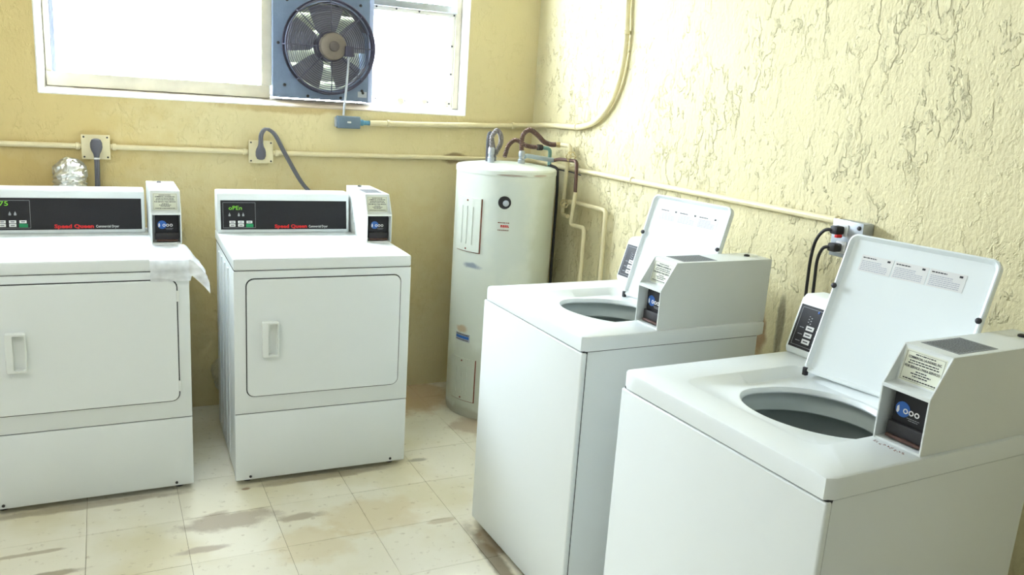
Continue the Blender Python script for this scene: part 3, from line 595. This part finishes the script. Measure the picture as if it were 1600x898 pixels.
# ------------------------------------------------------------------ washers (x across, y back)
WWd, WH, WD = .649, .909, .695
def washer(loc, rz, label, lid, seed, marks):
    t = thing('washing_machine', loc, label, 'washer', rz, 'white top-loading coin washers')
    rz_ = lambda i, z: [(x, y, z) for x, y in rrect(.003 + i, .020 + i, WWd - .003 - i, .668 - i, .004, 3)]
    make('cabinet', loft(B(), [rz_(.004, .022), rz_(0, .022), rz_(0, .862), rz_(.004, .862), rz_(.004, .022)]), M_enamel, t)
    fp = make('front_panel', box(B(), (0, 0, .024), (WWd, .018, .861), .005, 3), M_enamel, t)
    make('seam_strip', box(B(), (.0045, .012, .03), (WWd - .0045, .024, .858)), M_seam, fp)
    # top panel with lid well and round opening
    cx, cy, n = .347, .293, 120
    def cast(x0, y0, x1, y1, r):
        pts = rrect(x0, y0, x1, y1, r, 10); out = []
        for k in range(n):
            a = 2 * math.pi * k / n; dx, dy = math.cos(a), math.sin(a); best = None
            for i in range(len(pts)):
                ax, ay = pts[i][0] - cx, pts[i][1] - cy; bx, by = pts[(i + 1) % len(pts)][0] - cx, pts[(i + 1) % len(pts)][1] - cy
                den = dx * (by - ay) - dy * (bx - ax)
                if abs(den) < 1e-12: continue
                tt = (ax * (by - ay) - ay * (bx - ax)) / den; uu = (ax * dy - ay * dx) / den
                if tt > 0 and -1e-6 <= uu <= 1 + 1e-6 and (best is None or tt > best): best = tt
            out.append((cx + dx * best, cy + dy * best))
        return out
    circ = lambda r: [(cx + r * math.cos(2 * math.pi * k / n), cy + r * math.sin(2 * math.pi * k / n)) for k in range(n)]
    dep = lambda y: .004 + .018 * min(1, max(0, (y - .10) / .20))
    Z = lambda pts, off: [(x, y, WH - dep(y) + off) for x, y in pts]
    Zc = lambda pts, z: [(x, y, z) for x, y in pts]
    rings = [Z(circ(.168), -.012), Z(circ(.163), -.012), Z(circ(.161), -.008), Z(circ(.163), -.002), Z(circ(.167), .003), Z(circ(.172), .003), Z(circ(.178), .0)]
    rings += [Z(cast(.140, .108, .5265, .478, .030), 0), Zc(cast(.112, .098, .5285, .500, .040), WH - .0012), Zc(cast(.106, .092, .5295, .506, .044), WH)]
    rings += [Zc(cast(.008, .008, WWd - .008, WD - .008, .008), WH), Zc(cast(.0025, .0025, WWd - .0025, WD - .0025, .010), WH - .0025), Zc(cast(0, 0, WWd, WD, .010), WH - .008), Zc(cast(0, 0, WWd, WD, .010), .865), Zc(cast(.02, .02, WWd - .02, WD - .02, .01), .865)]
    tp = make('top_panel', loft(B(), rings), M_enamel, t)
    rs_ = lambda i, z: [(x, y, z) for x, y in rrect(.004 + i, .006 + i, WWd - .004 - i, .667 - i, .004, 3)]
    make('seam_strip', loft(B(), [rs_(0, .858), rs_(0, .8655), rs_(.02, .8655), rs_(.02, .858), rs_(0, .858)]), M_seam, tp)
    make('tub_ring', ringlathe([(.218, .874), (.210, .872), (.196, .852), (.190, .838), (.189, .822), (.193, .818), (.198, .822), (.204, .845), (.218, .862), (.238, .866), (.238, .872)], cx, cy), M_tubring, t)
    prof = [(.236, .862), (.236, .70), (.240, .69), (.236, .68), (.236, .46), (.20, .42), (.05, .42), (.05, .41), (.21, .41), (.244, .45), (.244, .862)]
    bk = ringlathe(prof, cx, cy)
    make('wash_tub', bk, M_tub, t)
    make('agitator', lathe(B(), [(.16, .42), (.15, .44), (.07, .47), (.055, .60), (.045, .70), (.03, .73), (0, .735)], (cx, cy, 0), (0, 0, 1), 32), M_tubring, t)
    # console
    bm = poly_prism(B(), [(.003, .556, WH - .001), (.003, .552, .925), (.003, .592, 1.062), (.003, .606, 1.075), (.003, .675, 1.075), (.003, .690, 1.06), (.003, .690, WH - .001)], (.525, 0, 0), .007, 3)
    make('console', bm, M_plastic, t)
    sl = Vector((0, .040, .137)); F = fr((0, .5517, .925), (1, 0, 0), sl)
    cp = make('control_panel', flat(B(), F, .013, .006, .505, .128, .0012), M_black, t)
    F = fr(F @ Vector((0, 0, .0013)), (1, 0, 0), sl)
    make('panel_outline', outline(B(), F, .021, .013, .200, .121, .0010), M_line, cp)
    for k in range(3):
        make('button', flat(B(), F, .054, .022 + .019 * k, .080, .035 + .019 * k, .0015), M_white, cp)
        make('button', flat(B(), F, .110, .022 + .019 * k, .136, .035 + .019 * k, .0015), M_white, cp)
    b = B(); rnd = random.Random(seed)
    for k in range(3): print_lines(b, F, .028, .050, [(.026 + .019 * k, .7)], .002, rnd, th=.0003); print_lines(b, F, .084, .108, [(.026 + .019 * k, .6)], .003, rnd, th=.0003)
    for y in (.078, .086, .094): flat(b, F, .060, y, .064, y + .003); flat(b, F, .052, y + .004, .056, y + .006)
    make('panel_print', b, M_line, cp)
    Fb = fr(F @ Vector((0, 0, .0016)), (1, 0, 0), sl)
    for k in range(3): make('button_print', flat(B(), Fb, .059, .027 + .019 * k, .075, .030 + .019 * k, .0002), M_ink, cp)
    make('indicator_light', flat(B(), F, .075, .113, .080, .119, .001), M_blue, cp)
    coin_box(t, .5305, .262, WH, .111, .428, seed)
    # lid, propped open against the console
    hx, hy, hz, yaw, tilt, Lw, Ll = lid
    X = Vector((math.cos(yaw), math.sin(yaw), 0)); bk_ = Vector((-math.sin(yaw), math.cos(yaw), 0)); Y = math.cos(tilt) * bk_ + math.sin(tilt) * Vector((0, 0, 1))
    F = fr((hx, hy, hz), X, Y); r = .022
    rg = lambda inset, z, rr: [F @ Vector((x, y, z)) for x, y in rrect(inset, inset, Lw - inset, Ll - inset, rr, 6)]
    ld = make('lid', loft(B(), [rg(.006, -.022, .020), rg(.001, -.018, .022), rg(0, -.010, .022), rg(0, -.001, .022), rg(.0015, 0, .021), rg(.004, 0, .020), rg(.006, -.002, .019), rg(.012, -.009, .016), rg(.020, -.010, .014)], True, True), M_enamel2, t)
    for x, y in ((.004, Ll * .62), (Lw - .006, Ll * .62)):
        make('lid_bumper', lathe(B(), [(.0065, 0), (.0075, .003), (.006, .007), (0, .009)], F @ Vector((x, y, -.001)), F.to_3x3() @ Vector((0, 0, 1)), 14), M_dark, ld)
    for x in (.006, Lw - .006): make('lid_hinge', box(B(), F @ Vector((x, .0, -.004)) - Vector((.006, .006, .010)), F @ Vector((x, 0, -.004)) + Vector((.006, .006, .012)), .002), M_dark, ld)
    FL = fr(F @ Vector((0, 0, -.0098)), X, Y)
    for k in range(3):
        x = .045 + .090 * k; y = .290
        st = make('warning_sticker', flat(B(), FL, x, y, x + .086, y + .043, .0004), M_white, ld)
        FS = fr(FL @ Vector((0, 0, .0005)), X, Y); b = B()
        print_lines(b, FS, x + .004, x + .045, [(y + .035, .9)], .0028, rnd, False, .0002); make('sticker_symbol', flat(B(), FS, x + .070, y + .034, x + .078, y + .039, .0002), M_ink, ld)
        make('sticker_heading', b, M_ink, ld)
        b = B(); print_lines(b, FS, x + .004, x + .080, [(y + .004 + .0045 * q, .95 if q < 4 else .7) for q in range(6)], .0020, rnd, False, .0002)
        make('sticker_print', b, M_inkg, ld)
    if marks:
        b = B(); rnd = random.Random(5)
        for k in range(9):
            x = .545 + .0085 * k; y = .246 + rnd.uniform(-.003, .003)
            for q in range(3): flat(b, fr((x + rnd.uniform(-.002, .002), y + rnd.uniform(-.004, .003), WH), (1, rnd.uniform(-1, 1), 0), (0, 1, 0)), 0, 0, rnd.uniform(.003, .006), .0012, .0003)
        make('worn_lettering', b, M_rust, tp)
    for x in (.05, WWd - .05):
        for y in (.06, .61): make('foot', lathe(B(), [(.019, 0), (.021, .004), (.016, .009), (.008, .012), (.008, .024)], (x, y, 0), (0, 0, 1), 14), M_dark, t)
    return t
def wloc(x, y, a): return (x - math.sin(a) * WWd, y + math.cos(a) * WWd, 0)
washer(wloc(-.9058, -2.1125, .0172), .0172 - math.pi / 2, 'white coin washer with open lid, farther one beside the water heater', (.168, .469, .897, .12, 1.278, .360, .376), 21, False)
washer(wloc(-.9355, -3.0311, .0267), .0267 - math.pi / 2, 'white coin washer with open lid, nearest to the viewer', (.150, .467, .908, .12, 1.24, .378, .381), 22, True)
# ------------------------------------------------------------------ outlet and cords on the right wall
ob = thing('outlet_box', (0, -2.222, 1.195), 'galvanised steel outlet box with two black plugs on the right wall', 'outlet')
make('box_body', box(B(), (-.048, -.056, -.056), (-.001, .056, .056), .005), M_steel, ob)
make('cover_plate', box(B(), (-.052, -.058, -.058), (-.048, .058, .058), .002), M_steel, ob)
make('socket', box(B(), (-.055, -.005, .008), (-.052, .035, .045), .003), M_white, ob); make('socket', box(B(), (-.055, -.005, -.045), (-.052, .035, -.008), .003), M_white, ob)
make('corner_screw', lathe(B(), [(.007, 0), (.007, .003), (.003, .005)], (-.052, -.044, .042), (-1, 0, 0), 10), M_dark, ob)
def wcord(label, z, pts):
    o = Vector((-.058, -2.205, z)); t = thing('power_cord', o, label, 'power cord', group='black washer cords'); 
    bm = B(); box(bm, (-.034, -.013, -.013), (0, .016, .013), .005); make('plug', bm, M_cordb, t)
    make('cable', tube(B(), [Vector(p) - o for p in pts], .0052, 8, 6), M_cordb, t)
    return t
c1 = wcord('black power cord in the upper socket of the steel outlet', 1.222, [(-.088, -2.198, 1.222), (-.098, -2.175, 1.216), (-.10, -2.15, 1.18), (-.10, -2.14, 1.12), (-.105, -2.145, 1.04), (-.11, -2.15, .96), (-.13, -2.15, .80), (-.12, -2.1, .5)])
make('red_tag', box(B(), (-.032, -.016, -.022), (-.010, -.004, -.012), .002), M_red, c1)
wcord('black power cord in the lower socket of the steel outlet', 1.168, [(-.088, -2.198, 1.168), (-.096, -2.178, 1.160), (-.098, -2.165, 1.12), (-.10, -2.168, 1.06), (-.105, -2.175, .98), (-.12, -2.19, .85), (-.12, -2.2, .6)])
# ------------------------------------------------------------------ water heater
HC = (-.335, -.395); HR = .242
wh = thing('water_heater', (HC[0], HC[1], 0), 'tall white cylindrical water heater in the corner', 'water heater')
make('tank', lathe(B(), [(HR - .012, .0), (HR - .004, .004), (HR - .001, .015), (HR, .02), (HR, 1.206)], (0, 0, 0), (0, 0, 1), 96), M_heater, wh)
make('top_cap', lathe(B(), [(HR - .004, 1.205), (HR + .003, 1.207), (HR + .003, 1.228), (HR - .003, 1.236), (HR - .016, 1.239), (.15, 1.250), (.06, 1.256), (0, 1.257)], (0, 0, 0), (0, 0, 1), 96), M_heater, wh)
def curved(a0, a1, z0, z1, off, th, n=10, m=M_heater, name='access_panel', parent=None, bev=0):
    bm = B(); rings = []
    for k in range(n + 1):
        a = math.radians(a0 + (a1 - a0) * k / n); c, s = math.cos(a), math.sin(a); r0, r1 = HR + off, HR + off + th
        rings.append([(r0 * c, r0 * s, z0), (r1 * c, r1 * s, z0), (r1 * c, r1 * s, z1), (r0 * c, r0 * s, z1)])
    loft(bm, rings, True, True); return make(name, bm, m, parent or wh, sm=False)
for z0, z1, a0, a1 in ((.838, 1.092, -178, -142), (.092, .306, -174, -139)):
    pn = curved(a0, a1, z0, z1, -.002, .009)
    for f in (.28, .5, .72): a = a0 + (a1 - a0) * f; curved(a - .7, a + .7, z0 + .035, z1 - .04, .005, .0055, 2, parent=pn, name='rib')
    for zz in (z0 + .012, z1 - .012):
        a = math.radians((a0 + a1) / 2); make('screw', lathe(B(), [(.005, 0), (.004, .003)], ((HR + .006) * math.cos(a), (HR + .006) * math.sin(a), zz), (math.cos(a), math.sin(a), 0), 8), M_rust, pn)
    curved(a0 - .3, a1 + 1.2, z0 - .004, z0 + .001, -.001, .004, 10, M_rust, 'rust_edge', pn); curved(a1, a1 + 1.2, z0, z1, -.001, .003, 2, M_rust, 'rust_edge', pn)
a = math.radians(-116); ax = (math.cos(a), math.sin(a), 0)
prt = make('relief_port', lathe(B(), [(.030, -.02), (.030, .003), (.027, .004), (.0255, .0015), (0, .0015)], (HR * ax[0], HR * ax[1], 1.086), ax, 28), M_dark, wh)
make('port_plug', lathe(B(), [(.0145, 0), (.0145, .006), (.010, .009), (0, .009)], (HR * ax[0] + .006, HR * ax[1] - .002, 1.083), ax, 16), M_steel, prt)
curved(-170.7, -148, .389, .428, .0, .0008, 8, M_inkg, 'rating_label'); lb = curved(-169.5, -149.2, .402, .416, .0008, .0006, 8, M_blue, 'label_band')
def cyl_print(a0, a1, zs, m, name, rnd, h=.004):
    bm = B(); rr = HR + .0016
    for z in zs:
        q = a0
        while q < a1:
            w = rnd.uniform(.8, 2.2); pts = []
            for aa, zz in ((q, z), (q + w, z), (q + w, z + h), (q, z + h)): pts.append((rr * math.cos(math.radians(aa)), rr * math.sin(math.radians(aa)), zz))
            poly_prism(bm, pts, (.0006 * math.cos(math.radians(q)), .0006 * math.sin(math.radians(q)), 0)); q += w + .5
    return make(name, bm, m, wh, sm=False)
cyl_print(-122, -110, (.955, .99), M_rust, 'maker_mark', random.Random(3)); cyl_print(-119, -111, (.970, .976), M_red, 'maker_mark', random.Random(4), .005); cyl_print(-169, -150, (.394, .420), M_ink, 'label_print', random.Random(8))
nip = lambda x, y, name, h, m: make(name, lathe(B(), [(.017, 0), (.017, h * .35), (.013, h * .4), (.013, h * .55), (.016, h * .6), (.016, h * .9), (.012, h)], (x - HC[0], y - HC[1], 1.25), (0, 0, 1), 14), m, wh)
nip(-.434, -.42, 'inlet_fitting', .075, M_steel); nip(-.285, -.45, 'outlet_fitting', .065, M_steel); nip(-.386, -.345, 'wire_bushing', .03, M_steel)
# hoses and pipes
tt = make('flexible_hose', tube(B(), [(-.434, -.42, 1.326), (-.435, -.42, 1.345), (-.434, -.418, 1.375), (-.407, -.41, 1.404), (-.378, -.395, 1.383), (-.362, -.37, 1.345), (-.365, -.35, 1.315), (-.378, -.345, 1.285)], .0105, 12, 8, corr=.15, per=.009), M_hoseg, label='grey corrugated hose looping over the left of the heater top', cat='hose')
make('electric_cable', tube(B(), [Vector(p) - Vector((HC[0], HC[1], 0)) for p in [(-.425, -.36, 1.250), (-.430, -.37, 1.30), (-.438, -.385, 1.360), (-.432, -.385, 1.388), (-.418, -.38, 1.384), (-.408, -.375, 1.345), (-.395, -.37, 1.30), (-.392, -.365, 1.252)]], .0085, 10, 6), M_rubber, wh, label='thin grey cable loop')
hB = thing('flexible_hose', (-.30, -.30, 1.30), 'low brown corrugated hose behind the tall hose arch', 'hose'); o = Vector((-.30, -.30, 1.30))
make('hose', tube(B(), [Vector(p) - o for p in [(-.318, -.33, 1.275), (-.306, -.32, 1.300), (-.29, -.31, 1.331), (-.255, -.30, 1.356), (-.222, -.30, 1.350), (-.192, -.30, 1.334), (-.160, -.30, 1.327), (-.125, -.30, 1.326)]], .0100, 12, 8, corr=.15, per=.009), M_hose, hB)
make('coupling', lathe(B(), [(.012, 0), (.015, .004), (.015, .03), (.011, .034)], Vector((-.126, -.30, 1.326)) - o, (1, 0, 0), 12), M_dark, hB)
make('elbow_pipe', pipe(B(), [Vector(p) - o for p in [(-.094, -.30, 1.325), (-.048, -.30, 1.322), (-.046, -.30, 1.262), (-.046, -.30, 1.20), (-.02, -.30, 1.05)]], .0095, .02), M_verd, hB)
hC = thing('flexible_hose', (-.285, -.45, 1.31), 'tall brown corrugated hose arching from the heater to the right wall', 'hose'); o = Vector((-.285, -.45, 1.31))
make('hose', tube(B(), [Vector(p) - o for p in [(-.287, -.45, 1.317), (-.290, -.45, 1.350), (-.284, -.45, 1.392), (-.252, -.45, 1.416), (-.205, -.445, 1.394), (-.160, -.435, 1.362), (-.118, -.425, 1.350), (-.082, -.415, 1.349)]], .0108, 12, 8, corr=.15, per=.009), M_hose, hC)
make('hose_nut', lathe(B(), [(.011, 0), (.0145, .004), (.0145, .024), (.011, .028)], Vector((-.084, -.416, 1.349)) - o, (1, .0, 0), 6), M_brass, hC)
def pipes(name, label, org, segs):
    t = thing(name, org, label, 'pipe'); o = Vector(org)
    for nm, pts, r, m in segs: make(nm, pipe(B(), [Vector(p) - o for p in pts], r, .022), m, t)
    return t
def wheel(t, c, o, ax, r=.022, sl=.032):
    c = Vector(c) - Vector(o); a, b = frame_of(Vector(ax)); n = 36
    wv = make('valve_wheel', tube(B(), [c + (r * (1 + .10 * math.cos(6 * 2 * math.pi * k / n))) * (math.cos(2 * math.pi * k / n) * a + math.sin(2 * math.pi * k / n) * b) for k in range(n + 1)], .0032, 6, 1), M_brass, t)
    for k in range(3):
        d = math.cos(2.1 * k) * a + math.sin(2.1 * k) * b; make('wheel_spoke', tube(B(), [c - d * r * .2, c + d * r], .0026, 6, 1), M_brass, wv)
    make('valve_stem', tube(B(), [c - Vector(ax) * .004, c + Vector(ax) * sl], .006, 10, 1), M_brass, t)
p1 = pipes('supply_pipe', 'cream painted pipe with brass valve dropping behind the heater', (-.05, -.42, .6), [
    ('pipe', [(-.058, -.412, 1.350), (-.043, -.495, 1.350), (-.043, -.491, 1.297), (-.043, -.477, 1.257), (-.043, -.464, 1.007), (-.043, -.521, 1.007)], .0105, M_paint)])
wheel(p1, (-.070, -.552, 1.303), (-.05, -.42, .6), (.47, .88, 0), .022, .08); wheel(p1, (-.066, -.517, 1.070), (-.05, -.42, .6), (.47, .88, 0), .019, .055)
pipes('relief_pipe', 'pale blue relief pipe lying across the heater top', (-.26, -.44, 1.27), [('pipe', [(-.264, -.438, 1.286), (-.248, -.43, 1.291), (-.082, -.402, 1.271)], .011, M_pvc)])
pipes('discharge_pipe', 'dark copper pipe turning cream painted down the right wall', (-.05, -.5, .3), [
    ('copper_pipe', [(-.079, -.405, 1.271), (-.074, -.44, 1.280), (-.070, -.611, 1.286), (-.070, -.619, 1.135)], .0085, M_copper),
    ('painted_pipe', [(-.070, -.619, 1.140), (-.070, -.599, .978), (-.070, -.729, .982), (-.070, -.729, .30)], .0100, M_paint)])
pipes('wall_pipe', 'cream painted pipe stepping right along the wall beside the heater', (-.03, -.5, .3), [('pipe', [(-.03, -.50, 1.078), (-.03, -.60, 1.082), (-.03, -.838, 1.082), (-.03, -.845, .28)], .0105, M_paint)])
pipes('overflow_pipe', 'thin dark pipe running down close behind the heater side', (-.062, -.36, .1), [('pipe', [(-.085, -.38, 1.244), (-.064, -.42, 1.235), (-.062, -.43, 1.12), (-.062, -.43, .12)], .007, M_dark)])
make('ground_wire', tube(B(), [(-.075, -.34, 1.240), (-.05, -.42, 1.226), (-.035, -.50, 1.224), (-.030, -.59, 1.218)], .003, 6, 5), M_cordb, label='thin black wire from the heater top to the wall pipes', cat='wire')
